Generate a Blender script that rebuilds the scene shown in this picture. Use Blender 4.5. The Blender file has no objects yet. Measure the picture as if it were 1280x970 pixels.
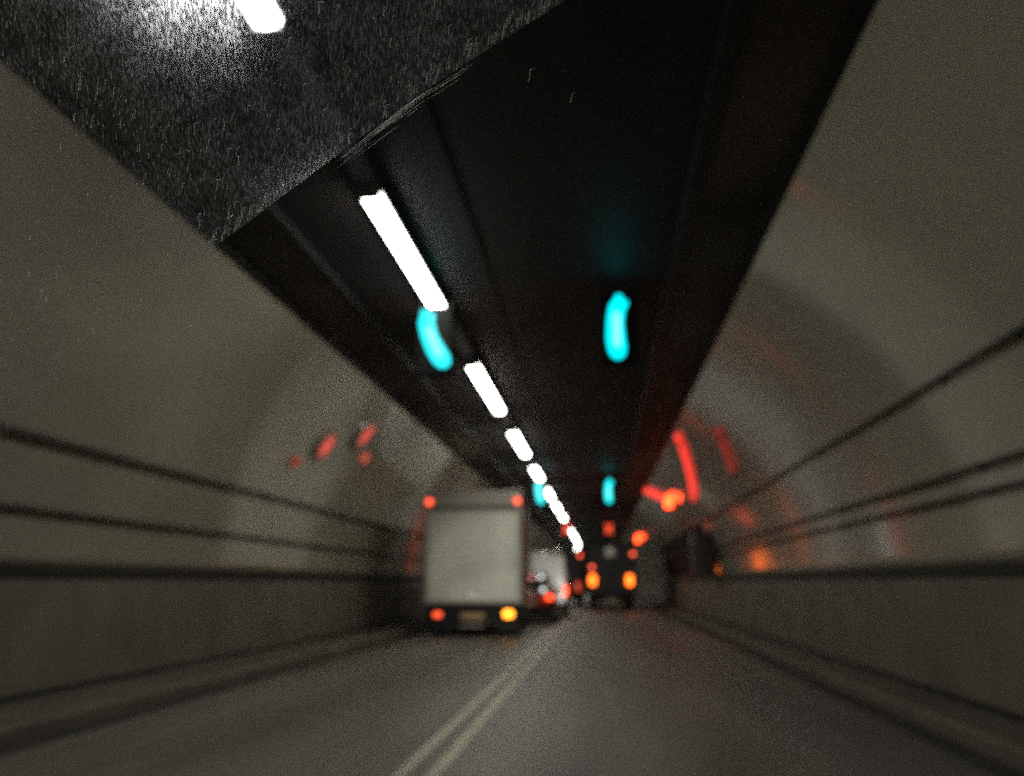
import bpy, bmesh, math, random
from mathutils import Vector, Matrix
R = math.radians
S = bpy.context.scene
COL = S.collection
rnd = random.Random(7)

# ------------------------------------------------------------ camera, world, exposure
F_PX = 1065.0
cd = bpy.data.cameras.new('camera')
cam = bpy.data.objects.new('camera', cd)
COL.objects.link(cam)
cd.sensor_width = 36.0
cd.lens = 36.0 * F_PX / 1280.0
cd.clip_start = 0.02
cd.clip_end = 1000.0
cam.location = (0, 0, 1.3)
cam.rotation_euler = (R(90) + math.atan(243 / F_PX), 0,
                      math.asin(112 / math.sqrt(112 ** 2 + 243 ** 2 + F_PX ** 2)))
cd.dof.use_dof = True
cd.dof.focus_distance = 0.53
cd.dof.aperture_fstop = 4.8
cd.dof.aperture_blades = 0
S.camera = cam

w = bpy.data.worlds.new('World')
S.world = w
w.use_nodes = True
w.node_tree.nodes['Background'].inputs[0].default_value = (0.02, 0.018, 0.015, 1)
w.node_tree.nodes['Background'].inputs[1].default_value = 0.05

S.view_settings.view_transform = 'Standard'
S.view_settings.look = 'None'
S.view_settings.exposure = 0.0
S.view_settings.gamma = 1.0
S.view_settings.use_curve_mapping = False
S.render.engine = 'CYCLES'
cy = S.cycles
cy.max_bounces = 6
cy.diffuse_bounces = 3
cy.glossy_bounces = 3
cy.transmission_bounces = 4
cy.transparent_max_bounces = 12
cy.sample_clamp_indirect = 2.0
cy.use_denoising = False
cy.use_adaptive_sampling = False

# unseen spots for the viewer's headlamps, added to brighten truck and van rears
for hx in (-0.62, 0.62):
    ld = bpy.data.lights.new('headlamp_fill', 'SPOT')
    ld.energy = 2600; ld.spot_size = R(23); ld.spot_blend = 1.0; ld.shadow_soft_size = 0.08
    ld.color = (1.0, 0.97, 0.88)
    lo = bpy.data.objects.new('headlamp_fill', ld); COL.objects.link(lo)
    lo.location = (hx, 1.3, 0.68)
    lo.rotation_euler = (Vector((-1.9, 32, 1.5)) - Vector((hx, 1.3, 0.68))).to_track_quat('-Z', 'Y').to_euler()

LAMP_L = 19.0        # radiance of the fluorescent strips

# ------------------------------------------------------------ materials
def mat(name, col, rough=0.6, metal=0.0, coat=0.0, coat_rough=0.1, var=0.0, vscale=2.0,
        stretch=None, spec=0.5, bump=0.0, bscale=8.0, bdist=0.02):
    m = bpy.data.materials.new(name)
    m.use_nodes = True
    nt = m.node_tree
    b = nt.nodes['Principled BSDF']
    b.inputs['Base Color'].default_value = (*col, 1)
    b.inputs['Roughness'].default_value = rough
    b.inputs['Metallic'].default_value = metal
    b.inputs['Coat Weight'].default_value = coat
    b.inputs['Coat Roughness'].default_value = coat_rough
    b.inputs['Specular IOR Level'].default_value = spec
    if var or bump:
        tc = nt.nodes.new('ShaderNodeTexCoord')
        mp = nt.nodes.new('ShaderNodeMapping')
        if stretch:
            mp.inputs['Scale'].default_value = stretch
        nt.links.new(tc.outputs['Object'], mp.inputs[0])
    if var:
        n = nt.nodes.new('ShaderNodeTexNoise')
        n.inputs['Scale'].default_value = vscale
        n.inputs['Detail'].default_value = 5
        nt.links.new(mp.outputs[0], n.inputs['Vector'])
        r = nt.nodes.new('ShaderNodeValToRGB')
        r.color_ramp.elements[0].position = 0.3
        r.color_ramp.elements[1].position = 0.7
        r.color_ramp.elements[0].color = (*[c * (1 - var) for c in col], 1)
        r.color_ramp.elements[1].color = (*[min(1, c * (1 + var)) for c in col], 1)
        nt.links.new(n.outputs['Fac'], r.inputs[0])
        nt.links.new(r.outputs[0], b.inputs['Base Color'])
    if bump:
        n2 = nt.nodes.new('ShaderNodeTexNoise')
        n2.inputs['Scale'].default_value = bscale
        n2.inputs['Detail'].default_value = 2
        nt.links.new(mp.outputs[0], n2.inputs['Vector'])
        bp = nt.nodes.new('ShaderNodeBump')
        bp.inputs['Strength'].default_value = bump
        bp.inputs['Distance'].default_value = bdist
        nt.links.new(n2.outputs['Fac'], bp.inputs['Height'])
        nt.links.new(bp.outputs[0], b.inputs['Normal'])
        nt.links.new(bp.outputs[0], b.inputs['Coat Normal'])
    return m


def emit(name, col, strength, base=(0.1, 0.02, 0.02)):
    m = bpy.data.materials.new(name)
    m.use_nodes = True
    b = m.node_tree.nodes['Principled BSDF']
    b.inputs['Base Color'].default_value = (*base, 1)
    b.inputs['Roughness'].default_value = 0.3
    b.inputs['Emission Color'].default_value = (*col, 1)
    b.inputs['Emission Strength'].default_value = strength
    return m


M = {}
M['lining'] = mat('glazed_lining', (0.45, 0.41, 0.315), 0.5, coat=1.0, coat_rough=0.09, var=0.28, vscale=0.35,
                  bump=0.12, bscale=0.6, bdist=0.05, stretch=(1, 0.5, 1))
M['dado'] = mat('dado_panel', (0.21, 0.19, 0.155), 0.65, spec=0.3, coat=0.0, var=0.18, vscale=1.2,
                bump=0.2, bscale=3, bdist=0.01)
M['joint'] = mat('dark_joint', (0.02, 0.019, 0.017), 0.7)
M['ceil'] = mat('sooty_ceiling', (0.034, 0.030, 0.031), 0.6, spec=0.16, var=0.35, vscale=0.8, stretch=(1, 0.3, 1), bump=0.15,
                bscale=1.2, bdist=0.03)
M['ceil_side'] = mat('sooty_ceiling_side_sheen', (0.085, 0.072, 0.055), 0.55, spec=0.2, var=0.85, vscale=0.35, bump=0.15, bscale=1.5,
                     bdist=0.03)  # strong patches paint beige reflections into the brown side panels' colour
M['beam'] = mat('ceiling_beam_black', (0.012, 0.012, 0.012), 0.5)
M['asphalt'] = mat('asphalt', (0.185, 0.17, 0.145), 0.55, var=0.34, vscale=0.9, stretch=(1, 0.08, 1), bump=0.3, bscale=60,
                   bdist=0.004)
M['kerb'] = mat('kerb_concrete', (0.17, 0.15, 0.12), 0.7, var=0.25, vscale=2.0, stretch=(1, 0.3, 1))
M['paint'] = mat('worn_cream_paint', (0.66, 0.60, 0.46), 0.6, var=0.22, vscale=5.0)
M['pipe'] = mat('black_cable_sheath', (0.055, 0.052, 0.045), 0.45)
M['trunk'] = mat('blue_grey_trunking', (0.16, 0.17, 0.26), 0.4)
M['housing'] = mat('lamp_housing', (0.25, 0.26, 0.28), 0.4)
M['tube'] = emit('fluorescent_white', (1.0, 0.975, 0.90), LAMP_L, (0.8, 0.8, 0.8))
M['cyan'] = emit('signal_cyan', (0.0, 0.85, 0.92), 1.9, (0.0, 0.05, 0.05))
M['cyan_core'] = emit('signal_cyan_core', (0.22, 0.95, 0.95), 1.6, (0.02, 0.1, 0.1))
M['sigred'] = emit('signal_red', (1.0, 0.07, 0.015), 1.8)
M['black'] = mat('black_paint', (0.005, 0.005, 0.005), 0.7, spec=0.2)
M['rubber'] = mat('tyre_rubber', (0.02, 0.02, 0.02), 0.8)
M['hub'] = mat('wheel_metal', (0.35, 0.35, 0.34), 0.4, metal=0.7)
M['white_box'] = mat('dull_white_box_panel', (0.55, 0.54, 0.47), 0.45, var=0.12, vscale=1.5)
M['shutter'] = mat('grubby_white_shutter', (0.58, 0.57, 0.485), 0.5, var=0.3, vscale=0.9)
M['capgrey'] = mat('brown_grey_roof_cap', (0.30, 0.27, 0.225), 0.5)
M['chassis'] = mat('chassis_black', (0.007, 0.007, 0.007), 0.7, spec=0.25)
M['tail_dim'] = emit('tail_lamp_dim', (1.0, 0.08, 0.02), 0.6)
M['plate'] = mat('amber_number_plate', (0.30, 0.16, 0.012), 0.4)
M['vanwhite'] = mat('van_white_paint', (0.88, 0.88, 0.85), 0.3, coat=0.6)
M['redcar'] = mat('dark_red_car_paint', (0.16, 0.012, 0.01), 0.3, coat=1.0, coat_rough=0.04)
M['carglass'] = mat('dark_car_glass', (0.012, 0.014, 0.015), 0.06, spec=0.8)
M['lorrygrey'] = mat('dark_lorry_paint', (0.010, 0.009, 0.008), 0.6)
M['palewin'] = mat('pale_sign_panel', (0.75, 0.74, 0.62), 0.4)
M['marker'] = emit('marker_lamp_red', (1.0, 0.085, 0.04), 3.5)
M['tail_truck'] = emit('truck_tail_lamp_red', (1.0, 0.10, 0.03), 2.2)
M['tail'] = emit('tail_lamp_red', (1.0, 0.06, 0.015), 5.5)
M['brake'] = emit('brake_lamp_amber', (1.0, 0.30, 0.012), 6.0)
M['brake_far'] = emit('brake_lamp_orange', (1.0, 0.15, 0.010), 5.0)
M['beacon'] = emit('beacon_red', (1.0, 0.06, 0.012), 9.0)
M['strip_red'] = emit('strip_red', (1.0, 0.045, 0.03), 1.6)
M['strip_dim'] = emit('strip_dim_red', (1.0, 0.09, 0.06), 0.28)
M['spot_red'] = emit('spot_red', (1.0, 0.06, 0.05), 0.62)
def soft_glow(m, r, peak):  # glow fading outwards, for the added red wall spots
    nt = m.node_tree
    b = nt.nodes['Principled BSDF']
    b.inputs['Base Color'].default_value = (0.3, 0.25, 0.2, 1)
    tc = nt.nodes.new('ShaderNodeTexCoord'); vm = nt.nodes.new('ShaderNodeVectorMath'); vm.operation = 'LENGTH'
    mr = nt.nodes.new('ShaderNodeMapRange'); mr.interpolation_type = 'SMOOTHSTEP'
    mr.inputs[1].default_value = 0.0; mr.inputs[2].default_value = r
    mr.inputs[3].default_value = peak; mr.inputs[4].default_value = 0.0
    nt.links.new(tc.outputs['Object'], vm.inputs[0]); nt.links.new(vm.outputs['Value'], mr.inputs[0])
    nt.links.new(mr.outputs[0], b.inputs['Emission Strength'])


soft_glow(M['spot_red'], 0.36, 1.1)
M['glint'] = emit('glint_white', (0.9, 1.0, 0.95), 2.2, (0.6, 0.6, 0.6))
M['steel'] = mat('brushed_steel', (0.5, 0.5, 0.48), 0.3, metal=0.8)


# ------------------------------------------------------------ helpers
def link(name, bm, m, parent=None, loc=(0, 0, 0), smooth=False, mats=None):
    bmesh.ops.recalc_face_normals(bm, faces=bm.faces)
    me = bpy.data.meshes.new(name)
    bm.to_mesh(me)
    bm.free()
    for k in (mats or [m]):
        me.materials.append(k)
    if smooth:
        for p in me.polygons:
            p.use_smooth = True
    o = bpy.data.objects.new(name, me)
    o.location = loc
    COL.objects.link(o)
    if parent:
        o.parent = parent
    return o


def tag(o, label=None, cat=None, group=None, kind=None):
    if label: o['label'] = label
    if cat: o['category'] = cat
    if group: o['group'] = group
    if kind: o['kind'] = kind
    return o


def thing(name, label, cat, loc=(0, 0, 0), rz=0.0, group=None):
    o = bpy.data.objects.new(name, None)
    o.empty_display_size = 0.2
    COL.objects.link(o)
    o.location = loc
    o.rotation_euler = (0, 0, rz)
    return tag(o, label, cat, group)


def copy_tree(o, parent=None):
    c = o.copy()
    COL.objects.link(c)
    c.parent = parent
    for ch in list(o.children):
        copy_tree(ch, c)
    return c


def box(bm, x0, x1, y0, y1, z0, z1, bev=0.0, seg=2, mi=0):
    r = bmesh.ops.create_cube(bm, size=1.0)
    vs = r['verts']
    bmesh.ops.scale(bm, verts=vs, vec=(x1 - x0, y1 - y0, z1 - z0))
    bmesh.ops.translate(bm, verts=vs, vec=((x0 + x1) / 2, (y0 + y1) / 2, (z0 + z1) / 2))
    if bev > 0:
        es = list({e for v in vs for e in v.link_edges})
        r = bmesh.ops.bevel(bm, geom=es, offset=bev, segments=seg, affect='EDGES', profile=0.5)
        return
    if mi:
        for f in {f for v in vs for f in v.link_faces}:
            f.material_index = mi


def bx(name, m, parent, *a, bev=0.0, **k):
    bm = bmesh.new()
    box(bm, *a, bev=bev)
    return link(name, bm, m, parent, **k)


def cyl(bm, c, r, h, axis='X', n=24):
    """cylinder centred on c along axis"""
    rot = {'X': Matrix.Rotation(R(90), 4, 'Y'), 'Y': Matrix.Rotation(R(90), 4, 'X'), 'Z': Matrix.Identity(4)}[axis]
    bmesh.ops.create_cone(bm, cap_ends=True, segments=n, radius1=r, radius2=r, depth=h,
                          matrix=Matrix.Translation(c) @ rot)


def tube(bm, pts, r, n=6, cap=True):
    """a tube through pts; r a number or list"""
    rings = []
    for i, p in enumerate(pts):
        p = Vector(p)
        a = Vector(pts[max(0, i - 1)]); b = Vector(pts[min(len(pts) - 1, i + 1)])
        t = (b - a).normalized()
        s = t.cross(Vector((0, 0, 1)))
        if s.length < 1e-3:
            s = t.cross(Vector((0, 1, 0)))
        s.normalize()
        q = t.cross(s)
        rr = r[i] if isinstance(r, (list, tuple)) else r
        rings.append([bm.verts.new(p + (s * math.cos(2 * math.pi * k / n) + q * math.sin(2 * math.pi * k / n)) * rr)
                      for k in range(n)])
    for a, b in zip(rings, rings[1:]):
        for k in range(n):
            bm.faces.new((a[k], a[(k + 1) % n], b[(k + 1) % n], b[k]))
    if cap:
        bm.faces.new(rings[0]); bm.faces.new(rings[-1])


def prism_x(bm, prof, x0, x1, inset=None):
    """extrude a (y,z) profile along x; inset(z) narrows it upwards"""
    ins = inset or (lambda z: 0)
    a = [bm.verts.new((x0 + ins(z), y, z)) for y, z in prof]
    b = [bm.verts.new((x1 - ins(z), y, z)) for y, z in prof]
    n = len(prof)
    bm.faces.new(a); bm.faces.new(b)
    for i in range(n):
        bm.faces.new((a[i], a[(i + 1) % n], b[(i + 1) % n], b[i]))


# ------------------------------------------------------------ the bore: centre line and sweep
CX = -1.17
Y0, Y1 = -14.0, 190.0


def off(y):
    return -max(0.0, y - 78.0) ** 2 / 620.0


def ysteps(y0=Y0, y1=Y1, d=2.0):
    n = int(round((y1 - y0) / d))
    return [y0 + (y1 - y0) * i / n for i in range(n + 1)]


def sweep(bm, prof, y0=Y0, y1=Y1, closed=True, d=2.0):
    """sweep an (x,z) profile along the tunnel"""
    rings = []
    for y in ysteps(y0, y1, d):
        rings.append([bm.verts.new((x + off(y), y, z)) for x, z in prof])
    n = len(prof)
    for a, b in zip(rings, rings[1:]):
        for k in range(n if closed else n - 1):
            bm.faces.new((a[k], a[(k + 1) % n], b[(k + 1) % n], b[k]))
    if closed:
        bm.faces.new(rings[0]); bm.faces.new(rings[-1])


def rect(x0, x1, z0, z1):
    return [(x0, z0), (x1, z0), (x1, z1), (x0, z1)]


XL, XR = -5.87, 3.53            # wall faces at the foot
KL, KR = -4.86, 2.92            # kerb lines
RC, ZC = 4.70, 1.33             # circle of the lining
ZTOP = 5.0


def xcirc(z, side, r=RC):
    return CX + side * math.sqrt(r * r - (z - ZC) ** 2)


# road, walkways, markings
bm = bmesh.new(); sweep(bm, rect(-9.0, 7.0, -0.3, 0.0))
tag(link('road', bm, M['asphalt']), 'dark worn tunnel road surface between two kerbs', 'road', kind='structure')
for nm, x0, x1, lb in (('walkway_left', XL - 0.3, KL, 'raised narrow walkway along the left wall'),
                       ('walkway_right', KR, XR + 0.3, 'raised narrow walkway along the right wall')):
    bm = bmesh.new()
    e = 0.03
    sweep(bm, [(x0, -0.1), (x1, -0.1), (x1, 0.15 - e), (x1 - (e if x1 < 0 else 0), 0.15), (x0 + (e if x0 > 0 else 0), 0.15), (x0, 0.15 - e)])
    tag(link(nm, bm, M['kerb']), lb, 'walkway', kind='structure')
bm = bmesh.new()
for x in (-1.415, -1.185):
    sweep(bm, rect(x - 0.05, x + 0.05, 0.001, 0.005))
tag(link('road_markings', bm, M['paint']), 'double cream centre lines painted on the road', 'road marking', kind='structure')
for nm, x0, x1 in (('gutter_left', KL + 0.004, KL + 0.26), ('gutter_right', KR - 0.26, KR - 0.004)):
    bm = bmesh.new(); sweep(bm, rect(x0, x1, 0.001, 0.006))
    tag(link(nm, bm, mat('gutter_grime', (0.055, 0.048, 0.04), 0.6, var=0.3, vscale=2)), 'dark gutter strip against the kerb', 'gutter', kind='structure')

# walls: lower wall, ledge, curved lining
def wall(side):
    word = 'left' if side < 0 else 'right'
    t = thing('tunnel_wall', 'curved pale glazed tunnel wall on the %s with dark ledge and lower panels, %s' % (
        word, 'beside the box truck' if side < 0 else 'beside the empty lane'), 'tunnel wall', (0, 0, 0))
    xf = XL if side < 0 else XR
    bm = bmesh.new(); sweep(bm, rect(*sorted((xf, xf + side * 0.4)), 0.06, 1.36))
    # vertical panel joints as shallow dark ribs
    link('lower_wall', bm, M['dado'], t)
    bm = bmesh.new(); sweep(bm, rect(*sorted((xf - side * 0.035, xf + side * 0.4)), 1.363, 1.46))
    link('ledge', bm, M['joint'], t)
    bm = bmesh.new(); sweep(bm, rect(*sorted((xf - side * 0.05, xf - side * 0.004)), 0.10, 0.20))
    link('skirting', bm, M['joint'], t)
    prof_in = []
    n = 26
    z0 = 1.463
    for i in range(n + 1):
        z = z0 + (ZTOP + 0.12 - z0) * i / n
        prof_in.append((xcirc(z, side), z))
    prof_out = [(x + side * 0.35, z) for x, z in reversed(prof_in)]
    bm = bmesh.new(); sweep(bm, prof_in + prof_out)
    o = link('lining', bm, M['lining'], t)
    for p in o.data.polygons:
        p.use_smooth = True
    o.data.polygons[0].use_smooth = True
    return t


wall(-1); wall(1)

# ceiling
t = thing('tunnel_ceiling', 'flat sooty black tunnel ceiling with lengthwise seams over both lanes', 'tunnel ceiling')
xl, xr = xcirc(ZTOP, -1), xcirc(ZTOP, 1)
bm = bmesh.new(); sweep(bm, rect(-3.20, -1.30, ZTOP + 0.03, ZTOP + 0.3)); link('ceiling_panel', bm, M['ceil'], t)
bm = bmesh.new(); sweep(bm, rect(-1.18, 0.90, ZTOP + 0.03, ZTOP + 0.3)); link('ceiling_panel', bm, M['ceil'], t)
bm = bmesh.new(); sweep(bm, rect(-1.297, -1.183, ZTOP + 0.08, ZTOP + 0.3)); link('centre_seam', bm, M['beam'], t)
for x0, x1, b0, b1 in ((xl - 0.15, -3.36, -3.357, -3.203), (1.06, xr + 0.15, 0.903, 1.057)):
    bm = bmesh.new(); sweep(bm, rect(x0, x1, ZTOP, ZTOP + 0.3)); link('side_panel', bm, M['ceil_side'], t)
    bm = bmesh.new(); sweep(bm, rect(b0, b1, ZTOP - 0.06, ZTOP + 0.3)); link('ceiling_beam', bm, M['beam'], t)
for side in (-1, 1):
    x = xcirc(ZTOP - 0.02, side)
    bm = bmesh.new(); sweep(bm, rect(*sorted((x + side * 0.1, x - side * 0.05)), ZTOP - 0.07, ZTOP - 0.003))
    link('edge_trim', bm, M['beam'], t)
bm = bmesh.new(); box(bm, -30, 5, Y1 + 0.01, Y1 + 0.3, -0.3, 6)
tag(link('far_wall', bm, M['joint']), 'darkness closing the far bend of the bore', 'tunnel end', kind='structure')
bm = bmesh.new(); box(bm, -8, 6, Y0 - 0.3, Y0 - 0.01, -0.3, 6)
tag(link('near_wall', bm, M['dado']), 'bore continuing behind the viewer', 'tunnel end', kind='structure')

# cable pipes along the walls, with clips
def cable(side, z, r, label):
    x = xcirc(z, side) - side * (r + 0.03)
    t = thing('wall_cable', label, 'cable', (x, 0, z), 0, 'dark cables clipped along the tunnel walls')
    bm = bmesh.new()
    tube(bm, [(off(y), y, 0) for y in ysteps(Y0, 150)], r, 10)
    link('cable', bm, M['pipe'], t, smooth=True)
    bm = bmesh.new()
    y = Y0 + 1.0
    while y < 80:
        box(bm, *sorted((off(y) + side * (r + 0.03), off(y) - side * (r * 0.4))), y - 0.03, y + 0.03, -r - 0.006, r + 0.006)
        y += 1.5
    o = link('clips', bm, M['pipe'], t)
    o.name = 'cable_clip'; o['kind'] = 'stuff'


cable(-1, 2.73, 0.034, 'upper dark cable along the left tunnel wall')
cable(-1, 2.03, 0.028, 'lower dark cable along the left wall, just above the ledge')
cable(1, 3.12, 0.028, 'topmost dark cable along the right tunnel wall')
cable(1, 2.31, 0.030, 'middle dark cable on the right wall, upper one of the close pair')
cable(1, 2.09, 0.026, 'lowest dark cable on the right wall, lower one of the close pair')

# ------------------------------------------------------------ strip lights
LX = -2.11
def make_lamp():
    t = thing('strip_light', '', 'strip light', (LX, 0, ZTOP - 0.03), 0, 'fluorescent strip lights in a row along the ceiling')
    bx('housing', M['housing'], t, -0.125, 0.125, -2.08, 2.08, -0.055, -0.001, bev=0.012)
    bm = bmesh.new()
    n = 10
    prof = [(0.100 * math.cos(math.pi * k / n), -0.058 - 0.065 * math.sin(math.pi * k / n)) for k in range(n + 1)]
    a = [bm.verts.new((x, -2.03, z)) for x, z in prof]; b = [bm.verts.new((x, 2.03, z)) for x, z in prof]
    for k in range(n):
        bm.faces.new((a[k], a[k + 1], b[k + 1], b[k]))
    bm.faces.new(a); bm.faces.new(b); bm.faces.new((a[0], a[-1], b[-1], b[0]))
    link('diffuser', bm, M['tube'], t, smooth=False)
    for y in (-2.055, 2.055):
        bx('end_cap', M['housing'], t, -0.105, 0.105, y - 0.022, y + 0.022, -0.125, -0.056, bev=0.006)
    return t


ords = ['nearest strip light, cut off by the top edge above the wet glass',
        'long bright strip light, second in the row, above the slanted green signal',
        'third strip light in the ceiling row, just beyond the slanted green signal',
        'fourth strip light in the ceiling row, above the white box truck',
        'fifth strip light in the ceiling row, beside the far green signal',
        'sixth strip light in the row, just beyond the far green signal',
        'seventh strip light in the row, small, right of the truck top corner',
        'eighth strip light in the row, above the white van']
proto = make_lamp()
NL = 21
for i in range(-1, NL):
    o = proto if i == -1 else copy_tree(proto)
    y = 2.72 + 6.53 * i
    o.location = (LX + off(y), y + (0.0 if i == 0 else 0.1), ZTOP - 0.03)
    dy = (off(y + 1) - off(y - 1)) / 2
    o.rotation_euler = (0, 0, -math.atan(dy))
    if i == -1:
        o['label'] = 'strip light overhead behind the viewer, out of the picture'
    elif i < len(ords):
        o['label'] = ords[i]
    else:
        o['label'] = 'tiny far strip light merged with others at the dim end of the row'

t = thing('cable_trunking', 'thin blue grey trunking joining the strip lights along the ceiling', 'trunking', (LX, 0, ZTOP + 0.03))
bm = bmesh.new(); sweep(bm, rect(-0.10, 0.10, -0.057, -0.002), Y0, 140)
link('trunking', bm, M['trunk'], t)

# ------------------------------------------------------------ lane signals
def capsule(w2, h2, n=8):
    pts = []
    for k in range(n + 1):
        a = math.pi * k / n
        pts.append((w2 * math.cos(a), h2 - w2 + w2 * math.sin(a)))
    for k in range(n + 1):
        a = math.pi + math.pi * k / n
        pts.append((w2 * math.cos(a), -h2 + w2 + w2 * math.sin(a)))
    return pts


def plate(bm, pts, y0, y1):
    a = [bm.verts.new((x, y0, z)) for x, z in pts]
    b = [bm.verts.new((x, y1, z)) for x, z in pts]
    bm.faces.new(a); bm.faces.new(b)
    for i in range(len(pts)):
        bm.faces.new((a[i], a[(i + 1) % len(pts)], b[(i + 1) % len(pts)], b[i]))


def signal(x, y, z, tilt, label, red=False, scale=1.0):
    t = thing('lane_signal', label, 'lane signal', (x + off(y), y, z), 0, 'lane signals hanging from the tunnel ceiling')
    bx('signal_case', M['black'], t, -0.24, 0.24, 0.0, 0.16, -0.46, 0.46, bev=0.02)
    hz = ZTOP + 0.03 - z
    for sx in (-0.2, 0.2):
        bm = bmesh.new(); cyl(bm, (sx, 0.08, (0.47 + hz) / 2), 0.018, hz - 0.47, 'Z', 10)
        link('hanger', bm, M['black'], t)
    if not red:
        # down arrow made of a long lit shaft with a ragged top
        c, s = math.cos(tilt), math.sin(tilt)
        rot = lambda p: (p[0] * c - p[1] * s, p[0] * s + p[1] * c)
        sh = []
        H = 0.36
        for (px, pz) in [(0.035, .43), (0.062, .41), (0.07, .35), (0.118, .35), (0.122, .30), (0.085, .22), (0.070, 0.05), (0.082, -0.14), (0.092, -0.25), (0.078, -0.34),
                         (0.035, -.395), (-0.025, -.40), (-.075, -.36), (-0.105, -.27), (-.115, -.12), (-0.105, .08), (-0.088, .24), (-0.068, .32), (-0.03, .36), (-0.015, .41), (0.01, .435)]:
            bend = 0.035 * math.cos(pz * 4.0) * (0.55 if tilt else 0.3)
            sh.append(rot((px * 1.12 - bend, pz)))
        bm = bmesh.new(); plate(bm, sh, -0.03, -0.002)
        link('green_lens', bm, M['cyan'], t)
        core = [rot((px * 0.42 - 0.035 * math.cos(pz * 2.5) * (0.55 if tilt else 0.3), pz * 0.62 - .03)) for px, pz in capsule(0.1, 0.36)]
        bm = bmesh.new(); plate(bm, core, -0.045, -0.0305)
        link('lens_core', bm, M['cyan_core'], t)
    else:
        bm = bmesh.new()
        for a in (R(35), R(-35)):
            c, s = math.cos(a), math.sin(a)
            q = [(-0.055, -0.33), (0.055, -0.33), (0.055, 0.33), (-0.055, 0.33)]
            plate(bm, [(px * c - pz * s, px * s + pz * c) for px, pz in q], -0.03 - (0.004 if a > 0 else 0), -0.002)
        link('red_lens', bm, M['sigred'], t)


signal(0.27, 10.3, 4.40, 0.0, 'nearest upright green lane signal hanging over the right lane')
signal(-2.09, 10.5, 4.37, R(24), 'slanted green lane signal below the second strip light, left lane')
signal(0.33, 30.0, 4.40, 0.0, 'small far green lane signal over the right lane')
signal(-2.10, 30.2, 4.40, R(10), 'small far green signal half merged with strip lights over the left lane')
signal(0.50, 51.5, 4.40, 0, 'farthest red lane signal over the right lane, above the dark lorry', red=True)
signal(-2.00, 51.5, 4.40, 0, 'farthest red lane signal over the left lane, under the strip lights', red=True)

# ------------------------------------------------------------ right wall fittings, added shade panel and red glows
t = thing('shade_panel', 'long black panel for the shaded stretch of right wall far ahead, behind the cabinet', 'shading', (0, 28.2, 0))  # dark panel added to stand for the shadowed stretch of wall
bm = bmesh.new()
zs = [1.56 + 1.55 * k / 8 for k in range(9)]
pin = [(xcirc(z, 1) - 0.12, z) for z in zs]; pout = [(xcirc(z, 1) - 0.003, z) for z in reversed(zs)]
prof = pin + pout
rings = [[bm.verts.new((x, y, z)) for x, z in prof] for y in (0, 18)]
for k in range(len(prof)):
    bm.faces.new((rings[0][k], rings[0][(k + 1) % len(prof)], rings[1][(k + 1) % len(prof)], rings[1][k]))
bm.faces.new(rings[0]); bm.faces.new(rings[1])
link('shade_panel_frame', bm, M['black'], t)
for k in range(12):
    z = 1.66 + k * 0.115
    x = xcirc(z, 1) - 0.125
    o = bx('shade_panel_rib', M['joint'], t, x - 0.045, x - 0.002, 0.1, 17.9, z, z + 0.02)
t = thing('emergency_cabinet', 'tall black emergency cabinet fixed to the right wall far ahead', 'cabinet', (2.80, 27.0, 1.50))
bx('cabinet_case', M['pipe'], t, 0.0, 0.55, -0.55, 0.55, 0.004, 1.30, bev=0.02)
bx('cabinet_door', M['pipe'], t, -0.03, -0.002, -0.48, 0.48, 0.08, 1.22, bev=0.008)
bx('door_handle', M['chassis'], t, -0.06, -0.032, -0.40, -0.36, 0.65, 0.9, bev=0.006)

def wall_pt(y, z, side, gap=0.06):
    a = math.atan2(z - ZC, 1)
    x = xcirc(z, side, RC - gap)
    return (x, y, z)


def red_strip(y0, z0, y1, z1, r, m, label):  # made-up glowing tubes, added to draw red streaks of light on the wall
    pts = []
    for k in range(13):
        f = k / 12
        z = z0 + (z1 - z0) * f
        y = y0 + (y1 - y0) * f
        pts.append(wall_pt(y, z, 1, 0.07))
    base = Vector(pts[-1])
    t = thing('red_glow_strip', label, 'warning lamp', base)
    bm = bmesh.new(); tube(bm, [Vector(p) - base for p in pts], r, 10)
    link('glow_tube', bm, m, t, smooth=True)
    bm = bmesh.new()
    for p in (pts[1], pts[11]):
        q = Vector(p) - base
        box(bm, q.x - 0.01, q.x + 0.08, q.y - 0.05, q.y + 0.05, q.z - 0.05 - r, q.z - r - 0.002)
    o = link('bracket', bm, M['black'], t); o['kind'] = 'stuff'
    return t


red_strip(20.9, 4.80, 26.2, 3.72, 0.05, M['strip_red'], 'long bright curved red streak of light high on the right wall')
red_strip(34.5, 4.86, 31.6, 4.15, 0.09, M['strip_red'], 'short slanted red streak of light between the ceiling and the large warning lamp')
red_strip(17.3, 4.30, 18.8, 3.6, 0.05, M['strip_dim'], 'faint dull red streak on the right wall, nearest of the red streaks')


def wall_spot(y, z, r, m, label):  # made-up glowing discs, added to draw soft red light spots on the wall
    t = thing('red_glow_spot', label, 'warning lamp', wall_pt(y, z, -1, 0.0), 0, 'dull red glows on the left wall')
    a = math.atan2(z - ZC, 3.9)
    for nm, rr, d0, d1, mm in (('glow_rim', r * 1.01, 0.0, 0.05, M['lining']), ('red_lens', r, 0.052, 0.09, m)):  # red_lens here is the face of the added glowing disc
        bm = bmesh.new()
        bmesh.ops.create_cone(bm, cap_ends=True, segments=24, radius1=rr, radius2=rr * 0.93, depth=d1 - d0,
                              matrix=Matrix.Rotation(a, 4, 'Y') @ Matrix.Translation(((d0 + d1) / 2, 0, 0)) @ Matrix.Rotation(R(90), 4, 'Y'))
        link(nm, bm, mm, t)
    return t


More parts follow.
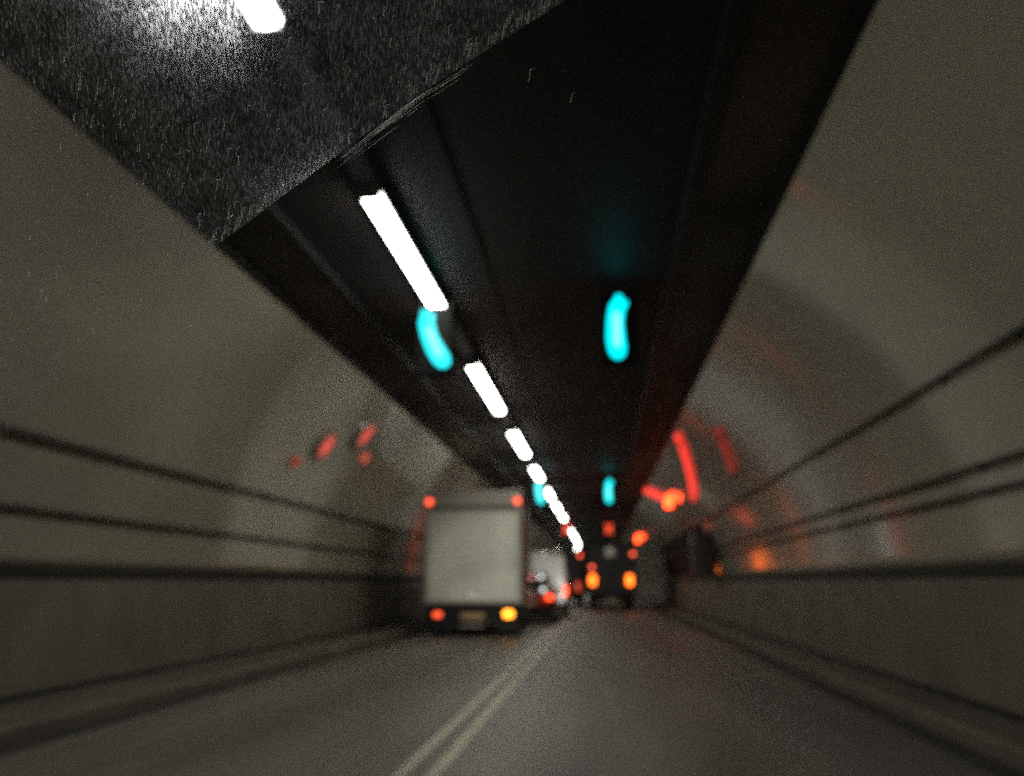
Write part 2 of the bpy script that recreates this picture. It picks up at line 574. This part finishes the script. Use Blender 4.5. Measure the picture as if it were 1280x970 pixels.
wall_spot(15.4, 3.84, 0.34, M['spot_red'], 'middle dull red glow on the left wall, lower of the two bright ones')
wall_spot(16.9, 4.30, 0.38, M['spot_red'], 'highest and largest dull red glow on the left wall, near the ceiling edge')
wall_spot(14.5, 3.41, 0.10, M['strip_dim'], 'smallest faint red glow on the left wall, lowest and nearest of three')


def beacon():
    t = thing('wall_beacon', '', 'warning lamp', (0, 0, 0), 0, 'red warning lamps along the right wall')
    bx('bracket', M['black'], t, -0.02, 0.28, 0.02, 0.14, -0.16, 0.16, bev=0.01)
    bx('lamp_case', M['black'], t, -0.20, 0.14, -0.06, 0.016, -0.26, 0.26, bev=0.02)
    bx('red_lens', M['beacon'], t, -0.17, 0.11, -0.14, -0.062, -0.22, 0.22, bev=0.035)
    return t


bp_ = beacon()
for i, (y, lb) in enumerate(((31.0, 'nearest and largest red warning lamp high on the right wall'),
                             (58.0, 'middle red warning lamp on the right wall, above the dark lorry roofline'),
                             (84.0, 'farthest and smallest red warning lamp on the right wall'))):
    o = bp_ if i == 0 else copy_tree(bp_)
    o.location = (xcirc(4.1, 1) - 0.16 + off(y), y, 4.1)
    o['label'] = lb

# ------------------------------------------------------------ vehicles
def wheel(parent, x, y, r, wd):
    bm = bmesh.new(); cyl(bm, (0, 0, 0), r, wd, 'X', 28)
    es = [e for e in bm.edges if e.calc_face_angle(0) > 1]
    bmesh.ops.bevel(bm, geom=es, offset=0.04, segments=2, affect='EDGES')
    tt = link('wheel', bm, M['rubber'], parent, loc=(x, y, r))
    for s in (-1, 1):
        bm = bmesh.new(); cyl(bm, (s * (wd / 2 + 0.004), 0, 0), r * 0.55, 0.02, 'X', 20)
        link('rim', bm, M['hub'], tt)
    return tt


def lamp_round(name, m, parent, x, y, z, r, d=0.05):
    bm = bmesh.new(); cyl(bm, (x, y, z), r, d, 'Y', 20)
    return link(name, bm, m, parent)


def lamp_box(name, m, parent, x, y, z, wx, wz, d=0.05):
    return bx(name, m, parent, x - wx / 2, x + wx / 2, y - d / 2, y + d / 2, z - wz / 2, z + wz / 2, bev=min(wx, wz) * 0.3)


# the box truck ahead in the left lane
t = thing('box_truck', 'white box truck ahead in left lane with grubby shutter and red corner lamps', 'truck', (-3.16, 21.4, 0), R(2.6))
hw = 1.20
bx('cargo_box', M['white_box'], t, -hw, hw, 0.06, 5.6, 0.82, 3.50, bev=0.03)
bx('roof_cap', M['capgrey'], t, -hw - 0.01, hw + 0.01, -0.01, 0.45, 3.16, 3.56, bev=0.03)
fr = bmesh.new()
box(fr, -hw - .005, -hw + 0.07, -0.02, 0.058, 0.80, 3.157)
box(fr, hw - 0.10, hw + .005, -0.02, 0.058, 0.80, 3.157)
box(fr, -hw + 0.072, hw - 0.102, -0.02, 0.058, 0.80, 0.87)
box(fr, -hw + 0.072, hw - 0.102, -0.02, 0.058, 3.05, 3.157)
link('rear_frame', fr, M['capgrey'], t)
bx('side_shade_strip', M['chassis'], t, hw + 0.006, hw + 0.05, -0.02, 0.35, 0.80, 3.50)  # dark strip added to stand for the box's shaded right side
bx('header_seal', M['chassis'], t, -hw + 0.074, hw - 0.104, -0.028, -0.021, 3.10, 3.157)
sh = bmesh.new()
nsl = 16
for k in range(nsl):
    z = 0.875 + k * (3.045 - 0.875) / nsl
    box(sh, -hw + 0.074, hw - 0.104, 0.0, 0.05, z, z + (3.045 - .875) / nsl - 0.008, bev=0.004, seg=1)
s_ = link('shutter', sh, M['shutter'], t)
bx('shutter_handle', M['steel'], s_, -0.15, 0.15, -0.035, -0.003, 0.95, 1.0, bev=0.01)
bx('chassis', M['chassis'], t, -0.95, 0.95, 0.15, 7.2, 0.50, 0.80, bev=0.01)
bx('bumper', M['chassis'], t, -1.18, 1.18, -0.06, 0.10, 0.36, 0.78, bev=0.02)
bx('number_plate', M['plate'], t, -0.29, 0.29, -0.085, -0.063, 0.43, 0.57, bev=0.004)
bx('tow_step', M['capgrey'], t, -0.32, 0.28, -0.11, -0.064, 0.245, 0.29, bev=0.008)
bx('mud_flap', M['rubber'], t, -1.12, -0.56, 0.55, 0.58, 0.14, 0.72)
bx('mud_flap', M['rubber'], t, 0.56, 1.12, 0.55, 0.58, 0.14, 0.72)
lamp_round('marker_lamp', M['marker'], t, -1.13, -0.035, 3.28, 0.075)
lamp_round('marker_lamp', M['marker'], t, 1.10, -0.035, 3.30, 0.075)
lamp_box('tail_lamp', M['tail_truck'], t, -0.86, -0.085, 0.53, 0.20, 0.12)
tl = lamp_box('brake_lamp', M['brake'], t, 0.88, -0.085, 0.55, 0.24, 0.17); tl['label'] = 'bright yellow brake lamp'
for x in (-0.84, 0.84):
    wheel(t, x, 1.15, 0.43, 0.52)
    wheel(t, x * 1.12, 5.7, 0.43, 0.26)
bm = bmesh.new()
prism_x(bm, [(5.75, 0.5), (7.45, 0.5), (7.45, 1.35), (7.2, 2.35), (6.95, 2.6), (5.75, 2.6)], -1.08, 1.08, lambda z: 0.06 * max(0, z - 1.3))
cab = link('cab', bm, M['white_box'], t)
bx('windscreen', M['carglass'], cab, -0.95, 0.95, 7.30, 7.42, 1.45, 2.2, bev=0.02)
for s in (-1, 1):
    bx('side_window', M['carglass'], cab, s * 1.06 - 0.02, s * 1.06 + 0.02, 6.1, 6.9, 1.4, 2.1, bev=0.01)

# dark red hatchback behind the truck's right corner
def hatchback(x, y, paint, label, light=M['tail']):
    t = thing('parked_car' if False else 'hatchback_car', label, 'car', (x, y, 0))
    bm = bmesh.new()
    prism_x(bm, [(0.0, 0.35), (4.0, 0.30), (4.1, 0.65), (3.95, 0.85), (2.95, 0.98), (0.10, 1.0), (-0.04, 0.75)], -0.86, 0.86,
            lambda z: 0.05 if z > 0.9 else 0.0)
    es = list(bm.edges)
    bmesh.ops.bevel(bm, geom=es, offset=0.05, segments=3, affect='EDGES')
    b = link('body', bm, paint, t, smooth=True)
    bm = bmesh.new()
    prism_x(bm, [(0.12, 0.99), (2.95, 0.97), (2.10, 1.44), (0.55, 1.50), (0.38, 1.46)], -0.80, 0.80, lambda z: 0.22 * (z - 0.95) / 0.5)
    bmesh.ops.bevel(bm, geom=list(bm.edges), offset=0.04, segments=3, affect='EDGES')
    link('cabin', bm, paint, t, smooth=True)
    bm = bmesh.new()
    vs = [bm.verts.new(v) for v in ((-0.66, 0.13, 1.04), (0.66, 0.13, 1.04), (0.56, 0.335, 1.40), (-0.56, 0.335, 1.40),
                                    (-0.66, 0.16, 1.04), (0.66, 0.16, 1.04), (0.56, 0.365, 1.40), (-0.56, 0.365, 1.40))]
    for f in ((0, 1, 2, 3), (4, 5, 6, 7), (0, 1, 5, 4), (1, 2, 6, 5), (2, 3, 7, 6), (3, 0, 4, 7)):
        bm.faces.new([vs[i] for i in f])
    link('rear_window', bm, M['carglass'], t)
    for s in (-1, 1):
        bm = bmesh.new()
        prof = [(0.55, 1.05), (2.65, 1.03), (2.02, 1.37), (0.65, 1.42)]
        prism_x(bm, prof, s * 0.80 - 0.035, s * 0.80 + 0.0, lambda z: 0)
        for v in bm.verts:
            v.co.x -= s * 0.22 * (v.co.z - 0.95) / 0.5 - s * 0.008
        link('side_window', bm, M['carglass'], t)
        lamp_box('tail_lamp', light if s > 0 else M['tail_dim'], t, s * 0.70, -0.03, 0.84, 0.2, 0.14)
        wheel(t, s * 0.76, 0.72, 0.31, 0.2)
        wheel(t, s * 0.76, 3.25, 0.31, 0.2)
        bx('wing_mirror', paint, t, *sorted((s * 0.86, s * 1.0)), 2.45, 2.56, 0.98, 1.1, bev=0.02)
    bx('bumper', M['chassis'], t, -0.84, 0.84, -0.12, 0.02, 0.32, 0.52, bev=0.03)
    bx('number_plate', M['plate'], t, -0.26, 0.26, -0.065, -0.045, 0.62, 0.73)
    bx('high_brake_lamp', M['marker'], t, -0.12, 0.12, 0.33, 0.36, 1.43, 1.47)
    return t


rc = hatchback(-2.36, 27.9, M['redcar'], 'dark red car partly hidden behind the right side of the box truck')
bx('window_glint', M['glint'], rc, 0.36, 0.46, 0.26, 0.32, 1.42, 1.52, bev=0.02)  # glowing white blocks added for the glints on the car's rear
bx('hatch_glint', M['glint'], rc, 0.44, 0.56, -0.03, 0.03, 1.02, 1.12, bev=0.02)

# white van
t = thing('panel_van', 'white van in the left lane, seen just right of the box truck', 'van', (-2.28, 33.4, 0), R(1.5))
bm = bmesh.new()
prism_x(bm, [(0.0, 0.40), (4.7, 0.35), (4.85, 0.75), (4.6, 1.15), (3.9, 1.30), (3.3, 2.20), (2.9, 2.42), (0.10, 2.45), (0.0, 2.35)], -0.98, 0.98,
        lambda z: 0.12 * max(0, z - 1.1))
bmesh.ops.bevel(bm, geom=list(bm.edges), offset=0.05, segments=3, affect='EDGES')
link('body', bm, M['vanwhite'], t, smooth=True)
bm = bmesh.new()
box(bm, -0.84, -0.01, -0.03, -0.006, 0.55, 2.25); box(bm, 0.01, 0.84, -0.03, -0.006, 0.55, 2.25)
d = link('rear_doors', bm, M['vanwhite'], t); d.name = 'rear_door'
bx('door_handle', M['black'], d, 0.04, 0.10, -0.05, -0.032, 1.15, 1.35)
bx('bumper', M['chassis'], t, -0.96, 0.96, -0.14, -0.002, 0.34, 0.54, bev=0.03)
bx('number_plate', M['plate'], t, -0.26, 0.26, -0.165, -0.142, 0.39, 0.50)
for s in (-1, 1):
    lamp_box('tail_lamp', M['tail' if s > 0 else 'tail_dim'], t, s * 0.91, -0.03, 0.98, 0.11, 0.34)
    wheel(t, s * 0.86, 0.9, 0.33, 0.22); wheel(t, s * 0.86, 3.9, 0.33, 0.22)
    bx('side_window', M['carglass'], t, s * 0.955 - 0.02, s * 0.955 + 0.02, 2.9, 3.6, 1.3, 1.85, bev=0.01)


# lorries ahead
def lorry(x, y, wd, h, paint, label, brake_z, brake_m, lamps, marks, pane=None, cx=None, ln=7.0, z0=0.75):
    t = thing('lorry', label, 'lorry', (x, y, 0))
    w2 = wd / 2
    bx('cargo_box', paint, t, -w2, w2, 0.05, ln, z0, h, bev=0.03)
    fr = bmesh.new()
    box(fr, -w2, -w2 + 0.08, -0.02, 0.047, z0, h - 0.1)
    box(fr, w2 - 0.08, w2, -0.02, 0.047, z0, h - 0.1)
    box(fr, -w2 + .002, w2 - .002, -0.025, 0.047, h - 0.098, h - .01)
    link('rear_frame', fr, M['chassis'], t)
    for s in (-1, 1):
        bx('rear_door', paint, t, *sorted((s * 0.01, s * (w2 - 0.082))), 0.0, 0.046, z0 + 0.05, h - 0.10, bev=0.005)
    bx('chassis', M['chassis'], t, -0.85, 0.85, 0.15, ln + 1.6, 0.5, z0 - 0.003)
    bx('bumper', M['chassis'], t, -w2 + 0.05, w2 - 0.05, -0.08, 0.1, 0.42, 0.62, bev=0.02)
    bx('number_plate', M['plate'], t, -0.26, 0.26, -0.11, -0.083, 0.45, 0.57)
    for lx in lamps:
        lamp_box('brake_lamp', M['tail_dim'] if x < -1 and lx < 0 else brake_m, t, lx, -0.06, brake_z, 0.30, 0.50, 0.06)
    for lx, lz, m in marks:
        lamp_round('marker_lamp', m, t, lx, -0.05, lz, 0.09)
    if pane:
        bx('pale_panel', M['palewin'], t, pane[0] - 0.22, pane[0] + 0.22, -0.05, -0.004, pane[1] - 0.22, pane[1] + 0.22, bev=0.01)
    for s in (-1, 1):
        for yy in (1.1, ln + 0.4):
            wheel(t, s * (w2 - 0.27), yy, 0.45, 0.34)
    bm = bmesh.new()
    prism_x(bm, [(ln + 0.08, 0.55), (ln + 1.9, 0.5), (ln + 1.9, 1.4), (ln + 1.65, 2.5), (ln + 0.08, 2.6)], -w2 + 0.1, w2 - 0.1, lambda z: 0.05 * max(0, z - 1.3))
    c = link('cab', bm, paint, t)
    bx('windscreen', M['carglass'], c, -w2 + 0.25, w2 - 0.25, ln + 1.76, ln + 1.86, 1.5, 2.2, bev=0.02)
    return t


lorry(0.46, 41.6, 2.3, 3.12, M['lorrygrey'], 'dark lorry ahead in the right lane with two glowing orange brake lamps',
      1.40, M['brake_far'], (-0.88, 0.86), [(-0.90, 2.0, M['marker']), (1.04, 2.62, M['marker'])], pane=(-0.03, 2.72))
lorry(-2.15, 47.0, 2.3, 3.0, M['lorrygrey'], 'dark lorry far ahead in the left lane, beyond the white van',
      1.08, M['tail_dim'], (-0.9, 0.88), [(1.02, 2.72, M['marker']), (-1.02, 2.72, M['tail_dim'])])

# ------------------------------------------------------------ the windscreen and the wet, unwiped corner
GC, GS = 1 / math.sqrt(1.36), 0.6 / math.sqrt(1.36)


def glass(u, v, out=0.0):
    """a point on the raked windscreen: u across, v up the glass, out along its outward normal"""
    z = v * GC
    return Vector((u, 0.62 - z * 0.6, 1.3 + z)) + Vector((0, GC, GS)) * out


gm = bpy.data.materials.new('wiped_clear_glass')
gm.use_nodes = True
nt = gm.node_tree
nt.nodes.clear()
tr = nt.nodes.new('ShaderNodeBsdfTransparent'); ou = nt.nodes.new('ShaderNodeOutputMaterial')
tr.inputs[0].default_value = (0.97, 0.98, 0.97, 1)
nt.links.new(tr.outputs[0], ou.inputs[0])
bm = bmesh.new()
U0, U1, V0, V1 = -0.62, 0.62, -0.30, 0.46
c8 = [glass(u, v, o) for o in (-0.006, -0.001) for u, v in ((U0, V0), (U1, V0), (U1, V1), (U0, V1))]
vs = [bm.verts.new(p) for p in c8]
for f in ((0, 1, 2, 3), (4, 5, 6, 7), (0, 1, 5, 4), (1, 2, 6, 5), (2, 3, 7, 6), (3, 0, 4, 7)):
    bm.faces.new([vs[i] for i in f])
tag(link('windscreen', bm, gm), 'clear raked windscreen glass in front of the driver, wiped except its corner', 'windscreen')

wm = bpy.data.materials.new('rain_water')
wm.use_nodes = True
nt = wm.node_tree
b = nt.nodes['Principled BSDF']
b.inputs['Base Color'].default_value = (0.95, 0.95, 0.97, 1)
b.inputs['Roughness'].default_value = 0.3
b.inputs['IOR'].default_value = 1.33
b.inputs['Transmission Weight'].default_value = 1.0
tl = nt.nodes.new('ShaderNodeBsdfTranslucent'); tl.inputs[0].default_value = (0.9, 0.9, 0.9, 1)
mx = nt.nodes.new('ShaderNodeMixShader'); mx.inputs[0].default_value = 0.14
nt.links.new(b.outputs[0], mx.inputs[1]); nt.links.new(tl.outputs[0], mx.inputs[2])
nt.links.new(mx.outputs[0], nt.nodes['Material Output'].inputs[0])

# edge of the wiper's sweep, in glass coordinates
EDGE = [(-0.56, -0.01), (-0.47, 0.08), (-0.3801, 0.1506), (-0.3573, 0.1732), (-0.3172, 0.2000), (-0.2365, 0.2503), (-0.1568, 0.2986), (-0.1038, 0.3308),
        (-0.0541, 0.3569), (-0.0162, 0.3759), (0.03, 0.40), (0.12, 0.44)]


def edge_v(u):
    for (a, b_), (c, d_) in zip(EDGE, EDGE[1:]):
        if a <= u <= c:
            return b_ + (d_ - b_) * (u - a) / (c - a)
    return 9


def streak(bm, u, v, s, r, hook=1.0, n=3):
    """a run of water: bead at the foot, stem leaning up to the right, small hook at the top"""
    j = lambda a: rnd.uniform(-a, a)
    if hook > 0.5:
        path = [(0, 0), (0.7 + j(.2), 2.0 + j(.3)), (0.9 + j(.2), 4.0 + j(.4)), (1.5 + j(.3), 5.4 + j(.3)), (3.2 + j(.5), 5.6 + j(.5))]
    else:
        path = [(0, 0), (0.5 + j(.3), 2.0 + j(.4)), (1.1 + j(.5), 4.2 + j(.5))]
    pts = [glass(u + px * s, v + pz * s, r * 0.6) for px, pz in path]
    k = len(pts)
    tube(bm, pts, [r * (1.5 if i == 0 else 1.0 - 0.45 * i / k) for i in range(k)], n)


bm = bmesh.new()
cnt = 0
for i in range(11000):
    u = rnd.uniform(-0.46, 0.10); v = rnd.uniform(0.06, 0.43)
    e = edge_v(u)
    dv = v - e
    if dv < 0.001:
        continue
    # thinner film towards the left side of the glass
    wq = v + 1.05 * u
    if wq < 0.012 and rnd.random() < min(0.97, 0.6 + (0.012 - wq) * 10):
        continue
    big = rnd.random()
    if big < 0.012:
        streak(bm, u, v, 0.00100 * rnd.uniform(0.7, 1.3), 0.00032, 1.0, 4)
    elif big < 0.06:
        streak(bm, u, v, 0.00075 * rnd.uniform(0.6, 1.2), 0.00022, 1.0, 3)
    else:
        streak(bm, u, v, 0.0006 * rnd.uniform(0.4, 1.6), 0.00015 * rnd.uniform(0.6, 1.3), 0.0, 3)
    cnt += 1
# beads gathered along the wiper's edge
for i in range(130):
    u = rnd.uniform(-0.25, -0.02)
    v = edge_v(u) + abs(rnd.gauss(0.001, 0.003))
    streak(bm, u, v, 0.0009 * rnd.uniform(0.6, 1.2), 0.00028, 1.0, 4)
# a few left behind inside the wiped part
for u, v, s in ((-0.0365, 0.335, 0.0013), (-0.012, 0.322, 0.001), (-0.30, 0.14, .001), (-0.335, 0.165, .0011), (-0.27, 0.19, .0008)):
    streak(bm, u, v, s, 0.0003, 1.0, 4)
tag(link('rain_streaks', bm, wm), 'dense fine streaks of rain water on the unwiped corner of the glass', 'rain water', kind='stuff')

bm = bmesh.new()
for i in range(26):
    u = rnd.uniform(-0.16, -0.09); L = rnd.uniform(0.008, 0.045)
    dv = -abs(rnd.gauss(0, 0.0045))
    pts = []
    for k in range(6):
        uu = u + L * k / 5
        pts.append(glass(uu, edge_v(uu) + dv + 0, 0.0001))
    tube(bm, pts, [0.00001, 0.00006, 0.00008, 0.00008, 0.00006, 0.00001], 3)
tag(link('wiper_smear', bm, wm), 'bright thin smear lines left by the wiper at its sweep edge', 'water smear', kind='stuff')

# the thin patchy film of dirty water that carries the drops
fm = bpy.data.materials.new('dirty_water_film')
fm.use_nodes = True
nt = fm.node_tree
nt.nodes.clear()
N = nt.nodes.new
L_ = nt.links.new
ou = N('ShaderNodeOutputMaterial')
tc = N('ShaderNodeTexCoord'); mp = N('ShaderNodeMapping'); mp.inputs['Scale'].default_value = (1.0, 0.28, 0.28)
mp.inputs['Rotation'].default_value = (0, R(-14), 0)
n1 = N('ShaderNodeTexNoise'); n1.inputs['Scale'].default_value = 900; n1.inputs['Detail'].default_value = 3
n2 = N('ShaderNodeTexNoise'); n2.inputs['Scale'].default_value = 45; n2.inputs['Detail'].default_value = 4
L_(tc.outputs['Object'], mp.inputs[0]); L_(mp.outputs[0], n1.inputs['Vector']); L_(tc.outputs['Object'], n2.inputs['Vector'])
r1 = N('ShaderNodeMapRange'); r1.inputs[1].default_value = 0.42; r1.inputs[2].default_value = 0.68; r1.inputs[3].default_value = 0.15; r1.inputs[4].default_value = 1.0
r2 = N('ShaderNodeMapRange'); r2.inputs[1].default_value = 0.35; r2.inputs[2].default_value = 0.7; r2.inputs[3].default_value = 0.4; r2.inputs[4].default_value = 1.0
L_(n1.outputs['Fac'], r1.inputs[0]); L_(n2.outputs['Fac'], r2.inputs[0])
mu = N('ShaderNodeMath'); mu.operation = 'MULTIPLY'; L_(r1.outputs[0], mu.inputs[0]); L_(r2.outputs[0], mu.inputs[1])
tr = N('ShaderNodeBsdfTransparent')
rf = N('ShaderNodeBsdfRefraction'); rf.inputs['Roughness'].default_value = 0.5; rf.inputs['IOR'].default_value = 1.18
rf.inputs['Color'].default_value = (0.9, 0.9, 1.0, 1)
tl2 = N('ShaderNodeBsdfTranslucent'); tl2.inputs[0].default_value = (0.85, 0.85, 0.9, 1)
m1 = N('ShaderNodeMixShader'); m1.inputs[0].default_value = 0.22
m2 = N('ShaderNodeMixShader')
L_(rf.outputs[0], m1.inputs[1]); L_(tl2.outputs[0], m1.inputs[2])
dt_ = N('ShaderNodeVectorMath'); dt_.operation = 'DOT_PRODUCT'; dt_.inputs[1].default_value = (1.05, 0, 1 / GC)
L_(tc.outputs['Object'], dt_.inputs[0])
r3 = N('ShaderNodeMapRange'); r3.inputs[1].default_value = -0.06 + 1.3 / GC; r3.inputs[2].default_value = 0.015 + 1.3 / GC; r3.inputs[3].default_value = 0.25; r3.inputs[4].default_value = 1.0
L_(dt_.outputs['Value'], r3.inputs[0])
mu2 = N('ShaderNodeMath'); mu2.operation = 'MULTIPLY'; L_(mu.outputs[0], mu2.inputs[0]); L_(r3.outputs[0], mu2.inputs[1])
L_(mu2.outputs[0], m2.inputs[0]); L_(tr.outputs[0], m2.inputs[1]); L_(m1.outputs[0], m2.inputs[2])
L_(m2.outputs[0], ou.inputs[0])
bm = bmesh.new()
us = [-0.47 + 0.57 * k / 60 for k in range(61)]
lo_ = [bm.verts.new(glass(u, edge_v(u), 0.0002)) for u in us]
hi_ = [bm.verts.new(glass(u, 0.455, 0.0002)) for u in us]
for k in range(60):
    bm.faces.new((lo_[k], lo_[k + 1], hi_[k + 1], hi_[k]))
fo = link('water_film', bm, fm)
fo.data.flip_normals()
tag(fo, 'patchy film of dirty water over the unwiped corner of the glass', 'water film', kind='stuff')
print('streaks', cnt)
